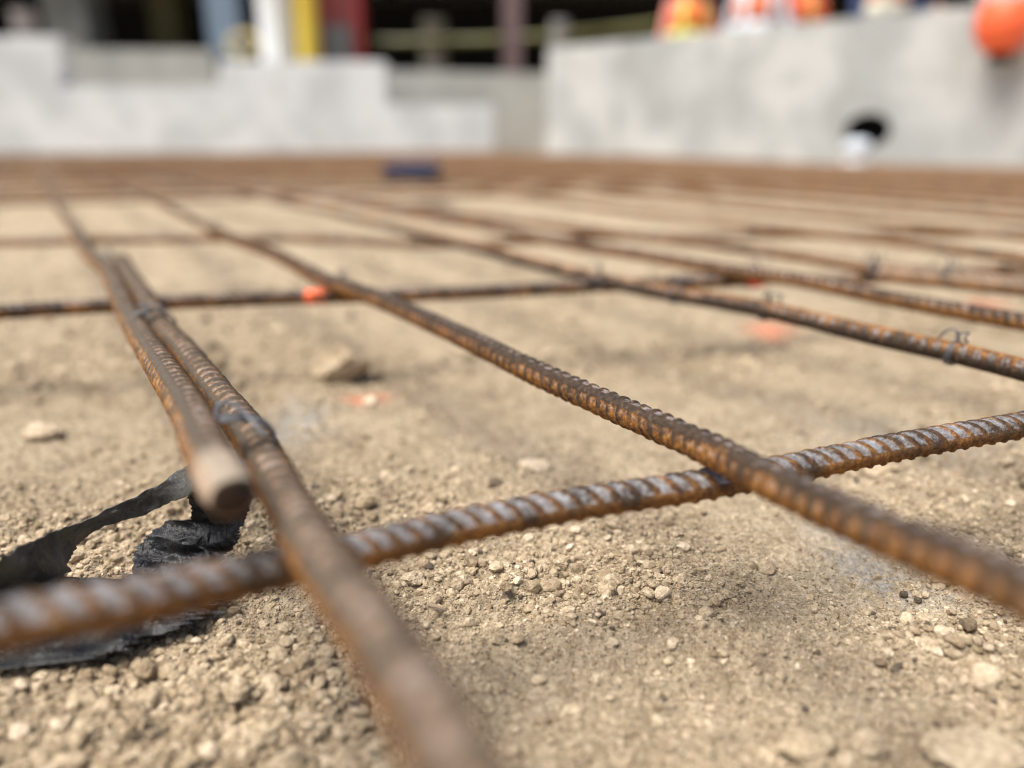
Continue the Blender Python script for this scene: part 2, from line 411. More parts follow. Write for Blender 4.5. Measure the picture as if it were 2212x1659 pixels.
clod(1093, 1266, .0078, .007, .006, 'dark grey pebble among the tan crumbs', .05, 11, 'pebble', 'pebble')
clod(2035, 1255, .012, .009, .008, 'dark brown crumb lump right of the grey smear', .12, 12, 'pebble', 'pebble')
clod(1215, 1215, .0125, .011, .010, 'largest rounded crumb on top of the crumb pile', .6, 13)
clod(1310, 1270, .0125, .011, .009, 'angular crumb low on the right of the crumb pile', .7, 14)
clod(1240, 1540, .014, .011, .008, 'flat pale chip in the blurred foreground', .85, 15)
clod(515, 1490, .015, .014, .012, 'pale blurred clod left of the near lapped bar', .8, 16)
clod(430, 1560, .013, .012, .011, 'tan blurred clod in the bottom left gravel', .6, 17)
# twig
a, b_ = SX(925, 1318), SX(965, 1328)
tw = mesh('twig', *tube([a + Vector((0, 0, .0035)), a.lerp(b_, .5) + Vector((0, 0, .004)), b_ + Vector((0, 0, .0028))], [.0011, .0012, .0009], 8), mat_plain('twig_bark', (.26, .19, .13), .9), smooth=True)
tag(tw, 'short brown twig lying on the soil below the crumb pile', 'twig')

# sprayed marks
PAINT = None
def spray(px, py, w, d, label, seed, dens=.5):
    m, n, l, b = newmat('spray_paint')
    p = pos(n); a_ = nd(n, 'ShaderNodeAttribute'); a_.attribute_name = 'fade'
    t = noise(n, l, 60, 6, .8, p)
    f = mth(n, l, 'SUBTRACT', mth(n, l, 'MULTIPLY', a_.outputs['Fac'], 1.3), mth(n, l, 'MULTIPLY', t.outputs[0], 1.5), True)
    f = mth(n, l, 'MULTIPLY', f, dens * 2.0, True); f = mth(n, l, 'MINIMUM', f, .45)
    b.inputs['Base Color'].default_value = (.66, .22, .12, 1); b.inputs['Roughness'].default_value = .8
    l.new(f, b.inputs['Alpha'])
    c = SX(px, py); N = 40
    u = np.linspace(-1, 1, N); U, Vv = np.meshgrid(u, u)
    X = c.x + U * w / 2; Y = c.y + Vv * d / 2; Z = height(X, Y) + .0012
    i = np.arange(N * N).reshape(N, N); F_ = np.stack([i[:-1, :-1], i[:-1, 1:], i[1:, 1:], i[1:, :-1]], -1).reshape(-1, 4)
    o = mesh('spray_mark', np.stack([X, Y, Z], -1).reshape(-1, 3), F_, m, smooth=True, attrs={'fade': np.clip(1.15 - np.hypot(U, Vv), 0, 1).ravel()})
    tag(o, label, 'paint mark', 'orange spray paint marks on the soil')
spray(790, 845, .12, .13, 'faint orange spray mark in front of the large clod', 1)
spray(1665, 712, .15, .22, 'orange spray mark below the third rebar, right of centre', 2)
spray(2135, 655, .11, .22, 'orange spray mark between bars at the far right', 3)

# ------------------------------------------------------------------ rebar
ZA = CAMH - .165; ZB = ZA - .0165
def crom(P, t):
    i = min(int(t), len(P) - 2); f = t - i
    p1, p2 = P[i], P[i + 1]; p0 = P[i - 1] if i > 0 else p1 * 2 - p2; p3 = P[i + 2] if i + 2 < len(P) else p2 * 2 - p1
    return .5 * ((2 * p1) + (p2 - p0) * f + (2 * p0 - 5 * p1 + 4 * p2 - p3) * f * f + (3 * p1 - p0 - 3 * p2 + p3) * f ** 3)
def sweep(P, d, phase=0., pitch=.0105, slant=.55, rib_h=.0011, seed=0, seg=48, lim=None, sheared=False):
    P = [Vector(p) for p in P]
    # dense resample
    Q = []
    for i in range(len(P) - 1):
        m_ = max(2, int((P[i + 1] - P[i]).length / .004))
        m_ = min(m_, 400)
        Q += [crom(P, i + j / m_) for j in range(m_)]
    Q.append(P[-1]); Q = np.array([q[:] for q in Q])
    L = np.concatenate([[0], np.cumsum(np.linalg.norm(np.diff(Q, axis=0), axis=1))])
    s = 0.; ss = [0.]
    while s < L[-1]:
        c = np.array([np.interp(s, L, Q[:, k]) for k in range(3)]); dist = np.linalg.norm(c - np.array([0, 0, CAMH]))
        s += .00085 if dist < .85 else .0017 if dist < 1.5 else .02 if dist < 3 else .08
        ss.append(min(s, L[-1]))
    ss = np.array(ss)
    C = np.stack([np.interp(ss, L, Q[:, k]) for k in range(3)], -1)
    dist = np.linalg.norm(C - np.array([0, 0, CAMH]), axis=1)
    Qs = Q.copy()
    T = np.gradient(C, axis=0); T /= np.linalg.norm(T, axis=1)[:, None] + 1e-12
    # smooth tangents
    k = 25
    if len(T) > k * 2:
        ker = np.ones(k) / k; Tp = np.pad(T, ((k // 2, k // 2), (0, 0)), 'edge'); T = np.stack([np.convolve(Tp[:, j], ker, 'valid') for j in range(3)], -1)
        T /= np.linalg.norm(T, axis=1)[:, None]
    side = np.cross(T, [0, 0, 1]); side /= np.linalg.norm(side, axis=1)[:, None]; up = np.cross(side, T)
    th = np.arange(seg) / seg * 2 * np.pi
    S_, TH = np.meshgrid(ss, th, indexing='ij')
    r = d / 2
    # longitudinal ribs
    a1 = np.abs((TH - phase + np.pi) % (2 * np.pi) - np.pi); a2 = np.abs((TH - phase - np.pi + np.pi) % (2 * np.pi) - np.pi)
    am = np.minimum(a1, a2)
    lon = np.clip((.34 - am) / .07, 0, 1)
    half = np.where(a1 < np.pi / 2 + .001, 1, 1)
    rel = (TH - phase) % np.pi                       # 0..pi inside each half
    sgn = np.where(((TH - phase) % (2 * np.pi)) < np.pi, 1., 1.)
    ph = (S_ + sgn * slant * r * rel + .4 * pitch * (sgn < 0)) / pitch
    tri = np.abs((ph % 1) - .5) * 2                  # 1 at rib centre edges -> pulse
    pul = np.clip((tri - .52) / .28, 0, 1); pul = pul * pul * (3 - 2 * pul)
    env = np.clip(np.sin(rel) * 2.2, 0, 1)
    wear = 1 + .35 * vn2(np.floor(ph) * 7.3 + seed, rel * 2.1, 31); rib = np.maximum(lon * (1.0 + .15 * vn2(S_ * 90, rel * 0 + seed, 32)), pul * env * wear)
    fade = np.where(dist > 1.5, .3, 1.)[:, None]
    Pn = np.stack([S_ * 220, np.cos(TH) * 1.7 + seed, np.sin(TH) * 1.7], -1)
    rough = .00010 * vn3(Pn, 3) + .00014 * vn3(np.stack([S_ * 70, np.cos(TH) + seed, np.sin(TH)], -1), 4)
    endf = np.clip((S_ - .004) / .014, 0, 1) if sheared else 1.
    rad = (r - rib_h * .8) + rib_h * (rib * fade * endf) + rough
    # ragged cut end
    V = C[:, None, :] + side[:, None, :] * (np.cos(TH) * rad)[..., None] + up[:, None, :] * (np.sin(TH) * rad)[..., None]
    cc = C.copy()
    if sheared:                                      # sawn end whose face leans under the bar
        w_ = np.clip(1 - S_ / .02, 0, 1)[..., None]
        V = V + T[0][None, None, :] * ((.0030 * (1 - np.sin(TH - .5)) + .0006 * np.sin(TH * 3 + 1))[..., None]) * w_
        cc[0] = C[0] + T[0] * .0040
    n = len(ss); V = V.reshape(-1, 3)
    i = np.arange(n * seg).reshape(n, seg); j = np.roll(i, -1, 1)
    F_ = np.stack([i[:-1], i[1:], j[1:], j[:-1]], -1).reshape(-1, 4)
    cap = []
    V = np.concatenate([V, cc[:1], cc[-1:]]); nV = n * seg
    c0 = np.stack([np.full(seg, nV), i[0], j[0], j[0]], -1)[:, [0, 1, 2]]; c1 = np.stack([np.full(seg, nV + 1), j[-1], i[-1]], -1)
    pale = (np.clip((.045 - S_) / .02, 0, 1) if sheared else np.zeros_like(S_)).ravel()
    return V, F_, np.concatenate([c0, c1]), np.concatenate([rib.ravel(), [0, 0]]), np.concatenate([np.zeros(n * seg), [1, 1]]), np.concatenate([pale, [0, 0]])
def rebar(P, d, mat, label, group=None, cat='rebar', **kw):
    V, Fq, Ft, rib, cut_, pale = sweep(P, d, **kw)
    me = [tuple(f) for f in Fq.tolist()] + [tuple(f) for f in Ft.tolist()]
    o = mesh('rebar', V, me, mat, smooth=True, attrs={'rib': rib, 'cut': cut_, 'pale': pale})
    return tag(o, label, cat, group)
def ext(P, a=0., b=0., w=.75):
    # a bar is straight in plan and sags in height: move the traced points towards one vertical plane
    P = [Vector(p) for p in P]; o = P[0]; d = P[-1] - P[0]; n_ = Vector((d.y, -d.x, 0)).normalized(); c = Vector((0, 0, CAMH))
    if len(P) > 3 and w:
        for i in range(1, len(P) - 1):
            r_ = P[i] - c; q = c + r_ * ((o - c).dot(n_) / r_.dot(n_))
            q = P[i].lerp(q, w)
            if .045 < q.z < .16: P[i] = q
    flat = lambda v: Vector((v.x, v.y, 0)).normalized()
    far = flat(P[-1] - P[max(-4, -len(P))])
    la = (P[0] - P[1]).length; lb = (P[-1] - P[-2]).length; q0, q1 = P[0].copy(), P[-1].copy(); da = flat(P[0] - P[1])
    steps = lambda l, tot: [l * (1.6 ** k - 1) / .6 for k in range(1, 14) if l * (1.6 ** k - 1) / .6 < tot * .85] + [tot]
    if a: P = [q0 + da * t for t in reversed(steps(la, a))] + P
    if b: P = P + [q1 + far * t - Vector((0, 0, .004 * min(t, 4))) for t in steps(lb, b)]
    return P
def trA(pts, dz=0.): return [at(p[0], p[1], ZA + dz + (p[2] if len(p) > 2 else 0)) for p in pts]
def trB(pts, dz=0.): return [at(p[0], p[1], ZB + dz + (p[2] if len(p) > 2 else 0)) for p in pts]
HP = math.pi / 2
GA = 'rebars running from the right front to the left back'; GB = 'rebars crossing from left to right underneath'
# lapped pair (thicker bars)
A1b = ext(trA([(990, 1659), (833, 1400), (690, 1200), (613, 1069), (541, 940), (466, 845), (398, 759), (340, 696), (318, 652), (276, 590), (262, 562)], .0050), .8, 0, 0)
for i_, z_ in enumerate((.022, .022, .022, .025, .025, .024, .020, .014, .007, .003)): A1b[i_] = Vector((0, 0, CAMH)) + (A1b[i_] - Vector((0, 0, CAMH))) * (1 - z_ / (.165 - .005))
rebar(A1b, .0200, R_DUSTY, 'thick rusty rebar nearest the camera, running out of the bottom edge', GA, phase=2.6, seed=3, pitch=.0125, slant=.2, rib_h=.0015)
A1 = ext(trA([(507, 1082), (450, 977), (408, 886), (353, 799), (301, 720), (268, 660), (230, 581), (190, 544), (158, 489), (122, 439), (95, 394)], .0050), 0, 5.2, 0)
for i_, z_ in enumerate((.031, .028, .022, .014, .006, .002)): A1[i_] = Vector((0, 0, CAMH)) + (A1[i_] - Vector((0, 0, CAMH))) * (1 - z_ / (.165 - .005))
rebar(A1, .0200, R_DUSTY, 'rusty rebar with sawn pale end, lapped beside the thick near one', GA, phase=HP + .5, seed=9, pitch=.0125, rib_h=.0012, sheared=True)
A2 = ext(trA([(2212, 1280, .030), (1897, 1146, .020), (1662, 1038, .010), (1521, 965, .004), (1317, 876), (1150, 802), (1013, 734), (850, 660), (768, 628), (694, 602), (590, 547), (486, 509), (375, 453)]), 1.0, 6, 0)
rebar(A2, .0182, R_BROWN, 'brown ribbed rebar running diagonally through the middle, sharp at its centre', GA, phase=2.22, seed=1, slant=.2, rib_h=.0011)
A3 = ext(trA([(2212, 799), (2053, 760), (1865, 719), (1639, 666), (1408, 627), (1286, 601), (1130, 562), (1026, 534), (904, 504), (760, 470)]), 1.2, 5)
rebar(A3, .0165, R_ORANGE, 'orange rusty rebar leaving the right edge above the middle bar, wire tied', GA, phase=HP, seed=2, slant=.25)
A4 = ext(trA([(2212, 696), (1924, 645), (1728, 605), (1573, 584), (1373, 549), (1234, 529), (1095, 498)]), 1.2, 4)
rebar(A4, .0165, R_BROWN, 'fourth rebar back at the right, dark, passing over the red tipped bar', GA, phase=HP, seed=5)
A5 = ext(trA([(2212, 612), (1970, 586), (1870, 577), (1745, 556), (1568, 531), (1426, 515)]), 1, 2.4)
rebar(A5, .0165, R_FAR, 'fifth rebar back at the right with a shorter bar lapped on it', GA, seed=6)
A5b = ext(trA([(2212, 625), (2050, 608), (1897, 594)]), .8, 0)
rebar(A5b, .0165, R_FAR, 'short lap bar ending blurred at the right, tied to a longer one', GA, seed=7)
B1 = ext(trB([(0, 1351, .034), (300, 1297, .027), (602, 1228, .015), (776, 1190, .008), (1012, 1134, .002), (1270, 1085), (1506, 1050), (1756, 1003), (1944, 965), (2212, 918)]), .8, 2.2, 0)
rebar(B1, .0178, R_BLUE, 'grey ribbed cross bar at the front, passing under both near bars', GB, phase=.06, seed=4, slant=.62, pitch=.0112, rib_h=.0011)
B2pts = trB([(0, 674), (139, 665), (226, 661), (417, 651), (660, 642), (852, 638), (1060, 630), (1286, 618), (1480, 613), (1638, 604)])
b2 = rebar(ext(B2pts, 5., 0, 0), .0170, R_DARK, 'second cross bar back with an orange band and a red painted tip', GB, phase=.3, seed=8)
RED = mat_plain('red_paint', (.55, .035, .02), .6, 0, .2, 120); ORA = mat_plain('orange_paint', (.85, .12, .03), .55, 0, .2, 150)
def band(p0, p1, r, mat, name, parent):
    v, f = tube([p0, p0.lerp(p1, .5), p1], r, 28); o = mesh(name, v, f, mat, None, True); o.parent = parent; return o
band(at(660, 642, ZB), at(712, 640, ZB), .0089, ORA, 'paint_band', b2)
band(at(1614, 606, ZB), at(1645, 603.6, ZB), .0098, RED, 'painted_tip', b2)
B2c = ext(trB([(1445, 606), (1604, 598), (1781, 606), (1880, 601), (2100, 585)], .001), 0, 1.5)
rebar(B2c, .0165, R_FAR, 'pale lap bar continuing the second cross bar to the right', GB, seed=10)
B3 = ext(trB([(0, 523), (226, 518), (480, 515), (640, 515), (780, 520), (921, 527), (1080, 524), (1300, 510)]), 6, 3)
rebar(B3, .0165, R_FAR, 'third cross bar back, blurred, bowing slightly at the middle', GB, seed=11)

# walls first as lines, so the mat stops short of them
C0 = at(1178, 350, -.02); C1 = at(2212, 396, -.02)
Y1 = at(600, 343, -.02).y
def inside(p):
    if p.y > Y1 - .5: return False
    d = C1 - C0; nrm = Vector((d.y, -d.x)).normalized()       # towards camera
    return (Vector((p.x, p.y)) - Vector((C0.x, C0.y))).dot(nrm) > .22 and p.y > -1
nA = (A2[-2] - A2[3]).normalized(); nBv = (B2pts[-1] - B2pts[0]).normalized()
nBv = Vector((math.cos(math.radians(15)), math.sin(math.radians(15)), 0)); nA = Vector((-nBv.y - .30, nBv.x, 0)).normalized()
def clipbar(o, dirn, z, name_d, mat, label, group, seed, lo=-9, hi=9):
    ts = [t for t in np.arange(lo, hi, .05) if inside(o + dirn * float(t))]
    if len(ts) < 8: return
    t0, t1 = ts[0], ts[-1]; P = []
    k = max(3, int((t1 - t0) / .45))
    for i in range(k + 1):
        p = o + dirn * float(t0 + (t1 - t0) * i / k)
        w = float(vn2(np.array([p.x * 1.3]), np.array([p.y * 1.3]), 21)[0])
        P.append(Vector((p.x + .010 * random.uniform(-1, 1), p.y + .010 * random.uniform(-1, 1), z - .025 * min(1, max(0, (p.y - 2) / 3)) + .008 * w)))
    rebar(P, name_d, mat, label, group, seed=seed, seg=10)
# further bars of the mat, about .23 m and .45 m apart
oA = at(1728, 556, ZA); 
for k in range(1, 22):
    clipbar(oA + nBv * (.235 * k / math.cos(.28)), nA, ZA, .016, R_FAR, 'blurred rusty rebar in the far right of the mat, running away from camera',
            'far rebars running away from the camera', 20 + k, -6, 9)
oB = at(300, 432, ZB)
for k in range(0, 22):
    clipbar(oB + nA * (.36 * k), nBv, ZB, .016, R_FAR, 'blurred rusty cross bar in the far part of the mat',
            'far cross bars of the rebar mat', 60 + k, -9, 9)
oL = at(95, 470, ZA)
for k in range(1, 16):
    clipbar(at(150, 489, ZA) - nBv * (.30 * k), nA, ZA, .016, R_FAR, 'blurred rusty rebar left of the lapped pair, running away from camera',
            'far left rebars running away from the camera', 90 + k, -1.2, 9)

# ------------------------------------------------------------------ tie wires
def helix(c, axis, r0, turns, pitch, n=22, start=0., rx=1.0, up=Vector((0, 0, 1))):
    side = axis.cross(up).normalized(); u = side.cross(axis).normalized(); P = []
    for i in range(int(turns * n) + 1):
        a = start + 2 * math.pi * i / n
        P.append(c + side * math.cos(a) * r0 * rx + u * math.sin(a) * r0 + axis * pitch * i / n)
    return P
def tie(c, ax, r, label, rx=1., ears=True, wr=.0007, turns=1.6, seed=0, tail=.03, group='wire ties on the rebar mat'):
    rr = random.Random(seed); ax = ax.normalized(); side = ax.cross(Vector((0, 0, 1))).normalized()
    parts = []
    P = helix(c - ax * .002, ax, r, turns, .0032, start=rr.uniform(-1, 1), rx=rx)
    wr = wr * .85; lean = ax * rr.uniform(-.25, .25) + side * rr.uniform(-.2, .2); e_s = rr.uniform(.5, 1.25)
    P2 = helix(c + ax * .0015, ax, r * 1.02, turns, -.0034, start=2.2, rx=rx)
    parts.append(tube([p for p in P], wr, 6)); parts.append(tube(P2, wr, 6))
    o = mesh('tie_wire', *merge(parts), WIRE, smooth=True)
    tag(o, label, 'wire tie', group)
    if ears:
        tail = tail * .72; top = c + Vector((0, 0, r * .9)) - side * r * rx * .2
        # twist and two loops
        tw_ = [top + Vector((.0012 * math.cos(i * .9), .0012 * math.sin(i * .9), i * tail * .022)) + lean * (i * tail * .02) for i in range(20)]
        tp = tw_[-1]; q = []
        e1 = [top + ax * (.001) + Vector((0, 0, .0))]
        for i in range(1, 15):
            a = math.pi * i / 14
            e1.append(tp + ax * e_s * (tail * .55 * math.sin(a) * .9 + tail * .25 * i / 14) + Vector((0, 0, tail * .12 * math.sin(a) - tail * .75 * (i / 14) ** 2)) + side * .004 * math.sin(i))
        e2 = [tp - ax * (1.7 - e_s) * (tail * .8 * i / 12) + Vector((0, 0, tail * .18 * math.sin(i * .32) - tail * .55 * (i / 12) ** 2)) + side * (.003 * i / 12) for i in range(13)]
        o2 = mesh('twisted_ears', *merge([tube(tw_, wr * 1.2, 6), tube(e1[1:], wr, 6), tube(e2, wr, 6)]), WIRE, smooth=True); o2.parent = o
    return o
dA = lambda P, i: (P[i] - P[i + 1]).normalized()
dd = (A1[6] - A1[3]).normalized()
# two wraps around the lapped pair
m1 = (at(297, 710, ZA + .009) + at(347, 690, ZA + .009)) / 2
tie(m1, dd, .0118, 'dark wire wound round both lapped bars, sharp, upper left', rx=1.75, ears=False, seed=1, turns=2.0, wr=.00075)
for sgn in (1,):
    side = dd.cross(Vector((0, 0, 1))).normalized(); q = []
    for i in range(30):
        a = i / 29; q.append(m1 + side * (-.012 + .028 * a) * 1.0 + dd * (.008 * math.sin(a * 5)) + Vector((0, 0, .0115 + .006 * math.sin(a * math.pi))))
    q2 = [m1 + side * (.004 * math.cos(i * .5)) + dd * (.006 * math.sin(i * .5)) + Vector((0, 0, .012 + .004 * math.sin(i * .25))) for i in range(26)]
    o = bpy.data.objects['tie_wire']; e = mesh('twisted_ears', *merge([tube(q, .0007, 6), tube(q2, .0007, 6)]), WIRE, smooth=True); e.parent = o
m2 = (at(458, 966, ZA + .022) + at(532, 946, ZA + .022)) / 2
o = tie(m2 + Vector((0, 0, .000)), (A1[0] - A1[2]).normalized(), .0122, 'blurred wire wound round both lapped bars near the sawn end', rx=1.72, ears=False, seed=2, turns=2.2, wr=.0011)
sideA = (A1[0] - A1[2]).normalized(); sd_ = sideA.cross(Vector((0, 0, 1))).normalized()
ZU = ZA + .022 + .0110
q = [at(455, 905, ZU), at(466, 935, ZU), at(470, 880, ZU + .004), at(500, 872, ZU + .006), at(540, 905, ZU + .003), at(575, 945, ZU - .004)]
q = [crom(q, i / 8) for i in range(41)]
e = mesh('twisted_ears', *tube(q, .0012, 6), WIRE, smooth=True); e.parent = o
m3 = (at(236, 578, ZA) + at(262, 572, ZA)) / 2
tie(m3 + Vector((0, 0, .004)), dd, .0115, 'blurred wire tie at the far end of the lapped bar', rx=1.7, seed=3, tail=.03)
tie(at(2062, 763, ZA), dA(A3, 2), .0095, 'wire tie with raised loops on the right end of orange rebar', seed=4, tail=.026, wr=.0009)
tie(at(1656, 670, ZA), dA(A3, 4), .0098, 'wire tie standing up from orange rebar in front of the red tip', seed=5, tail=.026, wr=.0010)
tie(at(1460, 636, ZA), dA(A3, 5), .0098, 'wire tie on orange rebar where the second cross bar lap starts', seed=6, tail=.03)
tie(at(1290, 603, ZA), dA(A3, 6), .0098, 'wire tie at the crossing of orange rebar and second cross bar', seed=7, tail=.034)
tie(at(735, 616, ZA), dA(A2, 9), .0098, 'wire tie where the middle rebar crosses the orange banded bar', seed=8, tail=.034)
tie(at(1630, 585, ZA), dA(A4, 4), .0098, 'wire tie on the dark rebar directly above the red tip', seed=9, tail=.04)
tie(at(2045, 592, ZA), dA(A5, 2), .0105, 'wire tie round the far right lapped pair', seed=10, tail=.035, wr=.0010)
tie(at(1885, 582, ZA), dA(A5, 3), .0105, 'wire tie at the blurred end of the far right lap bar', seed=11, tail=.03, wr=.0010)
tie(at(468, 502, ZA), dA(A2, 11), .0098, 'wire tie where the middle rebar crosses the third cross bar', seed=12, tail=.03)

# ------------------------------------------------------------------ torn black plastic
pl = empty('plastic_sheet', at(330, 1180, 0)); tag(pl, 'torn black plastic sheeting snagged under the sawn bar end', 'plastic sheet')
def cloth(name, left, right, nu, nv, amp, freq, seed, dust, tear=.0, thick=.0006):
    """sheet between two edge curves; crumpled with ridged noise"""
    Lc = [crom(left, (len(left) - 1) * i / nu) for i in range(nu + 1)]; Rc = [crom(right, (len(right) - 1) * i / nu) for i in range(nu + 1)]
    V = []
    for i in range(nu + 1):
        w0 = tear * float(vn2(np.array([i * .35]), np.array([seed * 3.1]), 5)[0]); w1 = tear * float(vn2(np.array([i * .45]), np.array([seed * 5.7]), 6)[0])
        for j in range(nv + 1):
            v = w0 + (1 + w1 - w0) * j / nv; V.append(Lc[i].lerp(Rc[i], v))
    V = np.array([v[:] for v in V])
    f = freq; n1 = 1 - np.abs(vn3(V * f + seed, 1)) * 2; n2 = 1 - np.abs(vn3(V * f * 2.3 + seed, 2)) * 2; n3 = 1 - np.abs(vn3(V * f * 5 + seed, 3)) * 2
    V[:, 2] += amp * (n1 + .5 * n2 + .16 * n3) * .7; V[:, 1] -= amp * (n2 * .7 + .8 * n1 + .2 * n3) * .7; V[:, 0] += amp * .35 * (n3 * .4 + n2)
    gz = height(V[:, 0], V[:, 1]) + .001; V[:, 2] = np.maximum(V[:, 2], gz)
    i = np.arange((nu + 1) * (nv + 1)).reshape(nu + 1, nv + 1)
    F_ = np.stack([i[:-1, :-1], i[:-1, 1:], i[1:, 1:], i[1:, :-1]], -1).reshape(-1, 4)
    dn = np.clip(dust + .25 * vn3(V * 60, 9), 0, 1)
    o = mesh(name, V, F_, PLASTIC, pl, smooth=True, attrs={'dust': dn})
    md = o.modifiers.new('thickness', 'SOLIDIFY'); md.thickness = thick
    return o
# ribbon: falls from the bar end down to the left, twisting
top_ = [at(430, 985, .088), at(401, 1004, .078), at(301, 1067, .058), at(175, 1128, .048), at(75, 1168, .050), at(0, 1212, .056), at(-90, 1250, .055)]
bot_ = [at(440, 1050, .074), at(426, 1063, .066), at(335, 1100, .046), at(200, 1152, .036), at(155, 1190, .030), at(130, 1258, .016), at(-60, 1330, .014)]
cloth('ribbon', top_, bot_, 120, 26, .0022, 60, 1, .30, .08)
lf = [at(425, 1040, .07), at(411, 1075, .052), at(413, 1117, .036), at(361, 1134, .026), at(306, 1180, .014), at(290, 1222, .006), at(310, 1300, .002)]
rt = [at(535, 1050, .07), at(540, 1085, .052), at(531, 1117, .038), at(516, 1150, .028), at(506, 1176, .020), at(481, 1205, .010), at(470, 1285, .002)]
cloth('crumpled_bunch', lf, rt, 170, 130, .0052, 34, 2, .0, .04)
lf = [at(30, 1250, .02), at(-20, 1340, .008), at(-30, 1452, .004)]
rt = [at(500, 1250, .006), at(450, 1325, .005), at(210, 1425, .003)]
cloth('spread_flap', lf, rt, 80, 130, .0045, 26, 3, .03, .10)

# ------------------------------------------------------------------ concrete walls
def wall(name, p0, p1, h0, h1, th, mat, label, z0=-.25, extra=None):
    p0 = Vector(p0); p1 = Vector(p1); d = (p1 - p0); d.z = 0; n_ = Vector((-d.y, d.x, 0)).normalized() * th
    if n_.y < 0: n_ = -n_
    import bmesh
    bm = bmesh.new(); q = []
    for b_ in ((p0, h0), (p1, h1)):
        for off_ in (Vector((0, 0, 0)), n_):
            for z in (z0, b_[1]): q.append(bm.verts.new((b_[0].x + off_.x, b_[0].y + off_.y, z)))
    for f in ((0, 4, 5, 1), (2, 3, 7, 6), (0, 1, 3, 2), (4, 6, 7, 5), (1, 5, 7, 3), (0, 2, 6, 4)): bm.faces.new([q[i] for i in f])
    bmesh.ops.bevel(bm, geom=list(bm.edges), offset=.012, segments=2, affect='EDGES')
    bmesh.ops.recalc_face_normals(bm, faces=bm.faces)
    me = bpy.data.meshes.new(name); bm.to_mesh(me); bm.free(); me.materials.append(mat)
    o = bpy.data.objects.new(name, me); COL.objects.link(o)
    return tag(o, label, 'concrete wall')
def X1(px, py, Y): return atY(px, py, Y)
# stepped pale footing wall at the back: one continuous stepped outline
def stepped(name, pts, Y, th, mat, label, z0=-.25):
    """pts list of (px, top_py) steps in the plane at distance Y"""
    top = [];
    for px, py in pts: p = atY(px, py, Y); top.append((p.x, p.z))
    poly = [(top[0][0], z0)] + top + [(top[-1][0], z0)]
    import bmesh
    bm = bmesh.new(); f0 = [bm.verts.new((x, Y, z)) for x, z in poly]; f1 = [bm.verts.new((x, Y + th, z)) for x, z in poly]
    n = len(poly); bm.faces.new(f0); bm.faces.new(f1[::-1])
    for i in range(n): bm.faces.new((f0[i], f1[i], f1[(i + 1) % n], f0[(i + 1) % n]))
    bmesh.ops.recalc_face_normals(bm, faces=bm.faces)
    bmesh.ops.bevel(bm, geom=list(bm.edges), offset=.015, segments=2, affect='EDGES')
    me = bpy.data.meshes.new(name); bm.to_mesh(me); bm.free(); me.materials.append(mat)
    o = bpy.data.objects.new(name, me); COL.objects.link(o); return tag(o, label, 'concrete wall')
stepped('concrete_wall', [(-900, 78), (128, 78), (132, 186), (468, 186), (474, 132), (832, 132), (836, 226), (1066, 226)], Y1, .30, CONC_L,
        'pale stepped concrete footing wall across the back left')
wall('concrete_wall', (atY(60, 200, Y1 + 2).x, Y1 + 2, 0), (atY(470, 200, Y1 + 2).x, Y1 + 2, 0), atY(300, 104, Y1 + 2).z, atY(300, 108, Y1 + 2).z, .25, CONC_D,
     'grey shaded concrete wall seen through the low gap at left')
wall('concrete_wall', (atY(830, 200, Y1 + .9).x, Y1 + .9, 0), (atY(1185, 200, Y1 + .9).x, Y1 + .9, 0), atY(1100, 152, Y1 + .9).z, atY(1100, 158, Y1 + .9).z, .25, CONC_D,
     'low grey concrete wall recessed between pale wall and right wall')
DIR = (C1 - C0).normalized()
def onW2(px, py):                               # on the right wall's face
    d = ray(px, py); nrm = Vector((DIR.y, -DIR.x, 0)); o = Vector((0, 0, CAMH))
    t = (C0 - o).dot(nrm) / d.dot(nrm); return o + d * t
E1 = C1 + DIR * 2.5
h0 = onW2(1180, 104).z; h1 = onW2(2050, 18).z; k = (E1 - C0).length / (onW2(2050, 18) - C0).length
hl = h0 + (h1 - h0) * ((Vector((E1.x, E1.y)) - Vector((C0.x, C0.y))).length / (Vector((onW2(2050, 18).x, onW2(2050, 18).y)) - Vector((C0.x, C0.y))).length)
print('WALL', C0, C1, Y1, h0, h1, hl)
rw = wall('concrete_wall', C0, E1, h0, hl, .30, CONC_R, 'long grey concrete wall on the right with a round pipe hole')
# round hole
hc = onW2(1873, 282); nrm = Vector((DIR.y, -DIR.x, 0)); hr = (onW2(1918, 282) - onW2(1828, 282)).length / 2 / 1.12
import bmesh
bm = bmesh.new(); bmesh.ops.create_cone(bm, cap_ends=True, segments=40, radius1=hr, radius2=hr, depth=1.2)
me = bpy.data.meshes.new('cut'); bm.to_mesh(me); bm.free(); cut = bpy.data.objects.new('cut', me); COL.objects.link(cut)
cut.rotation_euler = nrm.to_track_quat('Z', 'Y').to_euler(); cut.location = hc; cut.scale = (1.25, .85, 1)
bpy.context.view_layer.update()
md = rw.modifiers.new('b', 'BOOLEAN'); md.object = cut; md.solver = 'EXACT'
dg = bpy.context.evaluated_depsgraph_get(); me2 = bpy.data.meshes.new_from_object(rw.evaluated_get(dg)); rw.modifiers.clear(); rw.data = me2
bpy.data.objects.remove(cut)
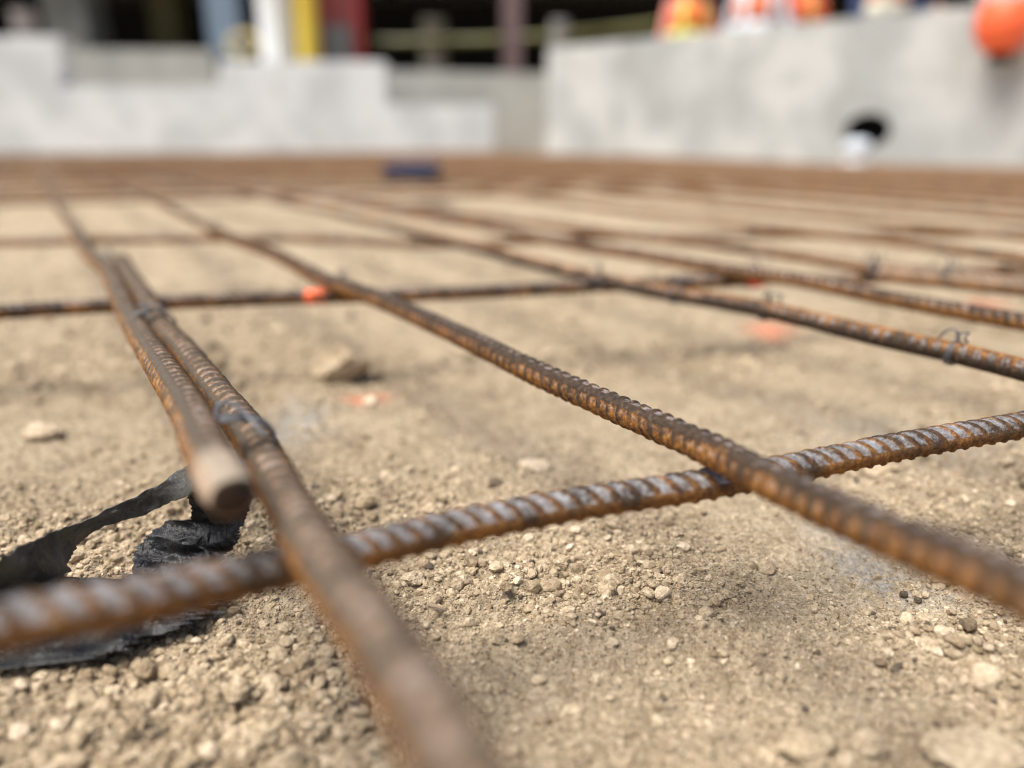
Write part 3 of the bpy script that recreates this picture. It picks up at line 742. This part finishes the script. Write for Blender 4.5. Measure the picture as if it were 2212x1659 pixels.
# near-black lining puts the hole's shade into colour, closed at its back
zq = nrm.to_track_quat('Z', 'Y'); V, F_ = [], []
N = 32
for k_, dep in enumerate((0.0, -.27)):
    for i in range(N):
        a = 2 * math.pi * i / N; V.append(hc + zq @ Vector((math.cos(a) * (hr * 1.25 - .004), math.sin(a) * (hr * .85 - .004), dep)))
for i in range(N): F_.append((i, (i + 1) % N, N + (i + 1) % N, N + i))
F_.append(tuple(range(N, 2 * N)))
sv = mesh('hole_shade', V, F_, DARK, None, True); sv.parent = rw; sv.name = 'hole_shade'
# white riser pipe before the hole
pp = onW2(1842, 385) + nrm * .16; pb = at(1842, 388, -.03); pr = .045
zt = (onW2(1842, 285) + nrm * .16).z
WHT = mat_plain('white_pvc', (.72, .73, .74), .45, 0, .05)
pt = empty('white_pipe', (pb.x, pb.y, -.05)); tag(pt, 'short white plastic pipe standing before the hole in the wall', 'pipe')
dist = pb.length; pr = 23 / FPX * dist * .95; zt = atY(1842, 318, pb.y).z
mesh('pipe', *lathe([(pr, -.2), (pr, zt), (pr * .93, zt), (pr * .93, zt - .02)], pb.x, pb.y), WHT, pt, True)
mesh('cap', *lathe([(pr * 1.12, zt - .06), (pr * 1.14, zt + .01), (pr * .95, zt + .04), (pr * .5, zt + .055)], pb.x, pb.y), mat_plain('cap_grey', (.55, .60, .66), .4), pt, True)

# tall column at the right, standing proud of the wall
cp = onW2(2075, 200); ce = onW2(2330, 200)
cw = wall('concrete_column', cp + nrm * .012, ce + nrm * .012, 2.2, 2.2, .4, CONC_R, 'tall narrow grey concrete column beside the orange bucket'); cw['category'] = 'column'
# orange bucket hanging at the right
bc = atY(2166, 70, onW2(2166, 70).y - .16); rB = 46 / FPX * bc.length * .97
zt_, zb_ = atY(2163, 10, bc.y).z, atY(2163, 118, bc.y).z
bk = empty('orange_bucket', (bc.x, bc.y, zb_)); tag(bk, 'bright orange round bottomed bucket hung on the wall at far right', 'bucket')
ORB = mat_plain('orange_plastic', (.85, .13, .04), .45, 0, .08)
hb = zt_ - zb_
mesh('body', *lathe([(rB * .30, zb_)] + [(rB * math.sin(t_) ** .8, zb_ + hb * (1 - math.cos(t_)) * .62) for t_ in np.linspace(.42, 2.05, 12)] + [(rB * .86, zt_ + .02), (rB * .80, zt_ + .02), (rB * .78, zt_ - .02), (rB * .6, zb_ + .04)], bc.x, bc.y), ORB, bk, True)
hd = [Vector((bc.x - rB, bc.y, zt_)) + Vector((rB * (1 - math.cos(a)), .0, .14 * math.sin(a))) for a in np.linspace(0, math.pi, 16)]
mesh('handle', *tube(hd, .004, 6), WIRE, bk, True)
mesh('hook', *tube([hd[8], hd[8] + Vector((0, 0, .05)), hd[8] - nrm * .22 + Vector((0, 0, .06)), hd[8] - nrm * .24 + Vector((0, 0, .0))], .006, 6), DARK, bk, True)
mesh('foot_ring', *lathe([(rB * .30, zb_ - .045), (rB * .42, zb_ - .04), (rB * .42, zb_ + .004)], bc.x + .01, bc.y), DARK, bk, True)

# blue box far on the mat
bb = at(882, 387, .106); w_ = 104 / FPX * bb.length * .98; hz = atY(882, 357, bb.y).z
bl = empty('blue_box', (bb.x, bb.y, .10)); tag(bl, 'low navy blue box lying on the mat before the pale wall', 'box')
BLU = mat_plain('blue_plastic', (.04, .045, .09), .6, 0, .12)
mesh('body', *box(bb.x - w_ / 2, bb.x + w_ / 2, bb.y, bb.y + .36, .097, hz - .025, .008), BLU, bl)
mesh('lid', *box(bb.x - w_ / 2 - .006, bb.x + w_ / 2 + .006, bb.y - .006, bb.y + .366, hz - .024, hz, .005), BLU, bl)
mesh('handle', *tube([(bb.x - .05, bb.y - .004, hz - .05), (bb.x - .05, bb.y - .025, hz - .05), (bb.x + .05, bb.y - .025, hz - .05), (bb.x + .05, bb.y - .004, hz - .05)], .004, 8), DARK, bl)

# ------------------------------------------------------------------ the dark shell of a building behind
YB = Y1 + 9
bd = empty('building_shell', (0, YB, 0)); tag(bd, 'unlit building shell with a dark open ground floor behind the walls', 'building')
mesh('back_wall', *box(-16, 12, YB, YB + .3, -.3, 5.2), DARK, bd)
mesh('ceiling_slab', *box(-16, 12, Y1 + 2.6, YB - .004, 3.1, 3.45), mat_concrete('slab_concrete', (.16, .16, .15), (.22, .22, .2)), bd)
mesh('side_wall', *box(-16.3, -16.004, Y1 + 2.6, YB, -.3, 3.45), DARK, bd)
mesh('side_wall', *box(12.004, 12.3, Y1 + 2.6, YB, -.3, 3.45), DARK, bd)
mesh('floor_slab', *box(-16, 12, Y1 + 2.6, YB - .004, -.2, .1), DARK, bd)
def col_px(name, x0, x1, Y, z1, mat, label, cat, z0=0., rnd=True):
    a_, b2_ = atY(x0, 60, Y).x, atY(x1, 60, Y).x; c = (a_ + b2_) / 2; r = (b2_ - a_) / 2
    if rnd: v = lathe([(r, z0), (r, z0 + .02), (r * .96, z0 + .03), (r * .96, z1 - .03), (r, z1 - .02), (r, z1)], c, Y + r, 28)
    else: v = box(c - r, c + r, Y, Y + r * 2, z0, z1, min(.01, r * .2))
    return tag(mesh(name, *v, mat, smooth=rnd), label, cat)
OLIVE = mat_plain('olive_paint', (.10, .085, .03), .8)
col_px('white_column', 548, 626, Y1 + .75, 3.0, mat_plain('white_paint', (.80, .83, .85), .6, 0, .04), 'bright white round column standing behind the pale wall', 'column')
col_px('yellow_post', 634, 682, Y1 + .6, 2.6, mat_plain('yellow_paint', (.68, .50, .06), .5, 0, .08), 'yellow post right beside the white column', 'post')
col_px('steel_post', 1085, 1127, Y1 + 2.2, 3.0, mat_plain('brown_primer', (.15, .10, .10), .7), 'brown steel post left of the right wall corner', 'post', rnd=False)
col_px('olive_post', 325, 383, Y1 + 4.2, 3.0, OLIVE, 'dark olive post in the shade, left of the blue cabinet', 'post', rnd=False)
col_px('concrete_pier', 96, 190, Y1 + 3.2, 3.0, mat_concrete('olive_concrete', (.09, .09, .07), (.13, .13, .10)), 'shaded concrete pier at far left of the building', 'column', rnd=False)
col_px('grey_bollard', 1190, 1229, Y1 + .5, atY(1210, 42, Y1 + .5).z, mat_plain('grey_paint', (.25, .25, .24), .7), 'small grey bollard behind the corner of the right wall', 'bollard')
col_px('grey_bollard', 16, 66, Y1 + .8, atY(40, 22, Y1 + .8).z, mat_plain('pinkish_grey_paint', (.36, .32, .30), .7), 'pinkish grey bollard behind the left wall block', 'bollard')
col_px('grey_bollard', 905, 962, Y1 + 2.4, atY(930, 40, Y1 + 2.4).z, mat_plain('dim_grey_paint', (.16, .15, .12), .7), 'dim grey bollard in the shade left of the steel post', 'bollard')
# blue cabinet
def prop_box(name, x0, x1, ytop, Y, d, mat, label, cat, z0=0.1):
    a_, b2_ = atY(x0, 60, Y).x, atY(x1, 60, Y).x; zt = atY((x0 + x1) / 2, ytop, Y).z
    e = empty(name, ((a_ + b2_) / 2, Y, z0)); tag(e, label, cat)
    mesh('body', *box(a_, b2_, Y, Y + d, z0, zt, .015), mat, e)
    return e, a_, b2_, zt
e, a_, b2_, zt = prop_box('blue_cabinet', 446, 522, -30, Y1 + 2.4, .4, mat_plain('steel_blue', (.12, .16, .22), .5), 'steel blue cabinet left of the white column', 'cabinet')
mesh('door', *box(a_ + .04, b2_ - .04, Y1 + 2.38, Y1 + 2.397, .2, zt - .08, .004), mat_plain('steel_blue_door', (.17, .23, .30), .45), e)
e, a_, b2_, zt = prop_box('red_machine', 690, 778, -60, Y1 + 1.6, .6, mat_plain('dark_red_paint', (.17, .03, .03), .5), 'dark red machine with a grey panel right of yellow post', 'machine')
mesh('side_panel', *box(a_ + .03, b2_ - .13, Y1 + 1.575, Y1 + 1.597, .3, atY(730, 55, Y1 + 1.6).z, .004), mat_plain('machine_grey', (.12, .13, .13), .5), e)
mesh('frame', *merge([tube([(x, Y1 + 1.55, .1), (x, Y1 + 1.55, zt + .1)], .022, 10) for x in (a_, b2_)] + [tube([(a_, Y1 + 1.55, zt + .1), (b2_, Y1 + 1.55, zt + .1)], .022, 10)]), mat_plain('red_tube', (.42, .03, .03), .5), e)
# coiled yellow hose resting on the wall step top
cc = atY(492, 112, Y1 + .15); parts = []
hp = []
for i in range(240):
    a = i / 24 * 2 * math.pi; q_ = i / 240
    hp.append((cc.x + .20 * math.cos(a) + .10, Y1 + .45 + .07 * math.sin(a), atY(492, 98, Y1 + .4).z + .13 * math.sin(a) + .02 * math.sin(a * 2.7) + .02))
hz_ = mesh('yellow_hose', *tube(hp, .016, 8), mat_plain('yellow_rubber', (.58, .47, .20), .5), smooth=True)
tag(hz_, 'coiled dull yellow hose left of the white column foot', 'hose')
# caution tape across the opening
def tape(p0, p1, h, label, sag=.03):
    V, F_ = [], []; N = 40
    for i in range(N + 1):
        t = i / N; p = Vector(p0).lerp(Vector(p1), t); z = p.z - sag * 4 * t * (1 - t) ; tw_ = .012 * math.sin(t * 9)
        V += [(p.x, p.y + tw_, z + h / 2), (p.x, p.y - tw_, z - h / 2)]
    for i in range(N): F_.append((2 * i, 2 * i + 1, 2 * i + 3, 2 * i + 2))
    o = mesh('caution_tape', V, F_, mat_plain('tape_yellow', (.09, .085, .01), .4), smooth=True)
    md = o.modifiers.new('t', 'SOLIDIFY'); md.thickness = .001
    return tag(o, label, 'caution tape')
tape(atY(790, 88, Y1 + 2.15), atY(1086, 84, Y1 + 2.15), .10, 'dull yellow caution tape left of the steel post', .02)
tape(atY(1126, 82, Y1 + 2.15), atY(1425, 50, Y1 + 2.15), .10, 'dull yellow caution tape right of the steel post, behind the wall', .02)

# ------------------------------------------------------------------ workers behind the right wall
def person(px, Y, facing, label, vest, stripe, shirt, trousers, arm, skin=(.42, .24, .16), hat=(.8, .8, .78), h=1.76):
    base = atY(px, 60, Y); X0 = base.x
    root = empty('person', (X0, Y, 0)); tag(root, label, 'person', 'workers behind the right wall')
    k = h / 1.76; ca, sa = math.cos(facing), math.sin(facing)
    def w(p): return Vector((X0 + (p[0] * ca - p[1] * sa) * k, Y + (p[0] * sa + p[1] * ca) * k, p[2] * k))
    def skin_obj(name, nodes, edges, mat, sub=2, root_i=0):
        me = bpy.data.meshes.new(name); me.from_pydata([w(n_[0]) for n_ in nodes], edges, []); me.update()
        o = bpy.data.objects.new(name, me); COL.objects.link(o); o.parent = root; o.location = -Vector(root.location)
        sk = o.modifiers.new('skin', 'SKIN'); sk.use_smooth_shade = True
        for i, n_ in enumerate(nodes):
            sv_ = me.skin_vertices[0].data[i]; sv_.radius = n_[1]; sv_.use_root = (i == root_i)
        sb = o.modifiers.new('sub', 'SUBSURF'); sb.levels = sub; sb.render_levels = sub
        me.materials.append(mat); return o
    el, ha = arm
    N = [((0, 0, .95), (.155, .11)), ((0, 0, 1.12), (.14, .10)), ((0, 0, 1.30), (.17, .115)), ((0, 0, 1.43), (.15, .10)), ((0, 0, 1.51), (.055, .055)), ((0, -.01, 1.58), (.06, .065)), ((0, -.01, 1.66), (.078, .095)), ((0, 0, 1.73), (.06, .075)),
         ((-.18, 0, 1.42), (.062, .062)), ((-.24, 0, 1.15), (.045, .045)), ((-.25, -.06, .92), (.034, .034)), ((-.25, -.09, .84), (.036, .022)),
         ((.18, 0, 1.42), (.062, .062)), (el, (.045, .045)), (ha, (.034, .034)), ((ha[0] + .01, ha[1] - .07, ha[2] - .01), (.036, .022)),
         ((-.10, 0, .86), (.095, .10)), ((-.11, .01, .48), (.062, .068)), ((-.11, .03, .10), (.042, .05)), ((-.12, -.10, .04), (.045, .035)),
         ((.10, 0, .86), (.095, .10)), ((.11, .01, .48), (.062, .068)), ((.11, .03, .10), (.042, .05)), ((.12, -.10, .04), (.045, .035))]
    Ed = [(0, 1), (1, 2), (2, 3), (3, 4), (4, 5), (5, 6), (6, 7), (3, 8), (8, 9), (9, 10), (10, 11), (3, 12), (12, 13), (13, 14), (14, 15), (0, 16), (16, 17), (17, 18), (18, 19), (0, 20), (20, 21), (21, 22), (22, 23)]
    SK = mat_plain('skin', skin, .5, 0, .06)
    # body material: skin, shirt and trousers by height
    m, n, l, b = newmat('clothed_body'); tc = nd(n, 'ShaderNodeNewGeometry'); sp = nd(n, 'ShaderNodeSeparateXYZ'); l.new(tc.outputs['Position'], sp.inputs[0])
    c = mixc(n, l, mth(n, l, 'GREATER_THAN', sp.outputs[2], 1.49 * k), tuple(shirt), tuple(skin)); c = mixc(n, l, mth(n, l, 'LESS_THAN', sp.outputs[2], .97 * k), c, tuple(trousers))
    c = mixc(n, l, mth(n, l, 'LESS_THAN', sp.outputs[2], .12 * k), c, (.08, .05, .03)); l.new(c, b.inputs['Base Color']); b.inputs['Roughness'].default_value = .85
    skin_obj('body', N, Ed, m)
    # hands: palm + five fingers each
    for (hx, hy, hz, sd2) in ((-.25, -.09, .84, -1), (ha[0] + .01, ha[1] - .07, ha[2] - .01, 1)):
        HN = [((hx, hy + .02, hz + .03), (.024, .016)), ((hx, hy - .02, hz - .01), (.038, .015)), ((hx, hy - .04, hz - .04), (.036, .013))]; HE = [(0, 1), (1, 2)]
        parts = [tube([w((hx, hy + .03, hz + .04)), w((hx, hy, hz)), w((hx, hy - .03, hz - .035)), w((hx, hy - .04, hz - .045))], [.026, .036, .036, .028], 12)]
        for f_, (ox, ln) in enumerate(((-.027, .065), (-.009, .078), (.009, .075), (.027, .058))):
            p = [(hx + ox, hy - .035, hz - .04), (hx + ox * 1.1, hy - .05, hz - .04 - ln * .5), (hx + ox * 1.1, hy - .045, hz - .04 - ln * .8), (hx + ox, hy - .03, hz - .04 - ln)]
            parts.append(tube([w(q_) for q_ in p], [.0095, .009, .008, .006], 8))
        p = [(hx - sd2 * .03, hy - .0, hz - .0), (hx - sd2 * .05, hy - .02, hz - .025), (hx - sd2 * .052, hy - .035, hz - .055)]
        parts.append(tube([w(q_) for q_ in p], [.012, .010, .007], 8))
        mesh('hand', *merge(parts), SK, root, True)
    # vest: shell round the torso with stripes by local height and side
    V, F_ = [], []; SG = 40; hs = [.93, .98, 1.08, 1.2, 1.3, 1.38, 1.44, 1.48]; rx = [.205, .20, .19, .20, .215, .21, .17, .10]; ry = [.15, .145, .14, .145, .15, .14, .11, .085]
    for i, z in enumerate(hs):
        for j in range(SG):
            a = 2 * math.pi * j / SG; V.append(w((rx[i] * math.cos(a) + .004 * math.sin(a * 7), ry[i] * math.sin(a) + .004 * math.cos(a * 9), z)))
    F1, F2 = [], []
    for i in range(len(hs) - 1):
        for j in range(SG):
            q_ = (i * SG + j, i * SG + (j + 1) % SG, (i + 1) * SG + (j + 1) % SG, (i + 1) * SG + j)
            if i >= 4 and (j in (SG - 1, 0, 1, SG // 2 - 1, SG // 2, SG // 2 + 1)): continue
            (F2 if (j in (26, 27, 33, 34, 12, 13, 7, 8) or i == 2) else F1).append(q_)
    mv = mat_plain('vest_fabric', vest, .7, 0, .06); ms = mat_plain('vest_stripe', stripe, .5, 0, .05)
    v1 = mesh('vest', V, F1 , mv, root, True); sx = mesh('reflective_stripes', V, F2, ms, v1, True); sx.location = (0, 0, 0)
    for o in (v1, sx): md = o.modifiers.new('t', 'SOLIDIFY'); md.thickness = .004; md.offset = 1
    # hard hat, face
    prof = [(.135, 1.70), (.115, 1.705), (.113, 1.75), (.095, 1.80), (.06, 1.835), (.01, 1.845)]
    V, F_ = lathe(prof, 0, 0, 24); hh = mesh('hard_hat', [w((x, y * 1.15 - .01, z)) for x, y, z in V], F_, mat_plain('hat_shell', hat, .35, 0, .03), root, True)
    nose = tube([w((0, -.115, 1.665)), w((0, -.135, 1.635)), w((0, -.115, 1.625))], [.008, .014, .010], 8)
    ears = [tube([w((s_ * .082, 0, 1.62)), w((s_ * .09, .005, 1.65)), w((s_ * .085, .005, 1.675))], [.010, .014, .010], 8) for s_ in (-1, 1)]
    mesh('nose', *nose, SK, root, True)
    for q_ in ears: mesh('ear', *q_, SK, root, True)
    eyes = [tube([w((s_ * .032 - .012, -.108, 1.668)), w((s_ * .032, -.112, 1.668)), w((s_ * .032 + .012, -.108, 1.668))], [.003, .006, .003], 8) for s_ in (-1, 1)]
    mouth = tube([w((-.022, -.104, 1.60)), w((0, -.110, 1.598)), w((.022, -.104, 1.60))], [.003, .005, .003], 8)
    df = mat_plain('dark_feature', (.10, .04, .035), .5); mesh('mouth', *mouth, df, root, True)
    for q_ in eyes: mesh('eye', *q_, df, root, True)
    return root
def behind(px, d): p = onW2(px, 60); return p.y + d
person(1486, behind(1486, .75), .15, 'worker in orange vest with yellow stripes, leftmost behind the right wall', (.80, .12, .03), (.72, .72, .12), (.75, .30, .24), (.05, .06, .08), ((.27, -.02, 1.18), (.24, -.2, 1.08)))
person(1632, behind(1632, .70), -.3, 'worker in pale grey shirt and orange vest, middle one behind the wall', (.72, .16, .05), (.62, .65, .68), (.50, .54, .58), (.05, .06, .08), ((.28, -.03, 1.16), (.25, -.22, 1.10)), hat=(.75, .6, .1))
person(1738, behind(1738, 1.3), .6, 'worker in orange jacket standing furthest back, between the grey shirt and navy ones', (.80, .13, .04), (.75, .45, .12), (.75, .14, .05), (.04, .04, .05), ((.27, -.02, 1.18), (.24, -.2, 1.08)))
person(1900, behind(1900, .50), .35, 'worker in navy with orange vest, rightmost behind the wall', (.80, .14, .04), (.65, .62, .5), (.03, .05, .13), (.03, .045, .11), ((.27, -.05, 1.18), (.20, -.26, 1.12)))
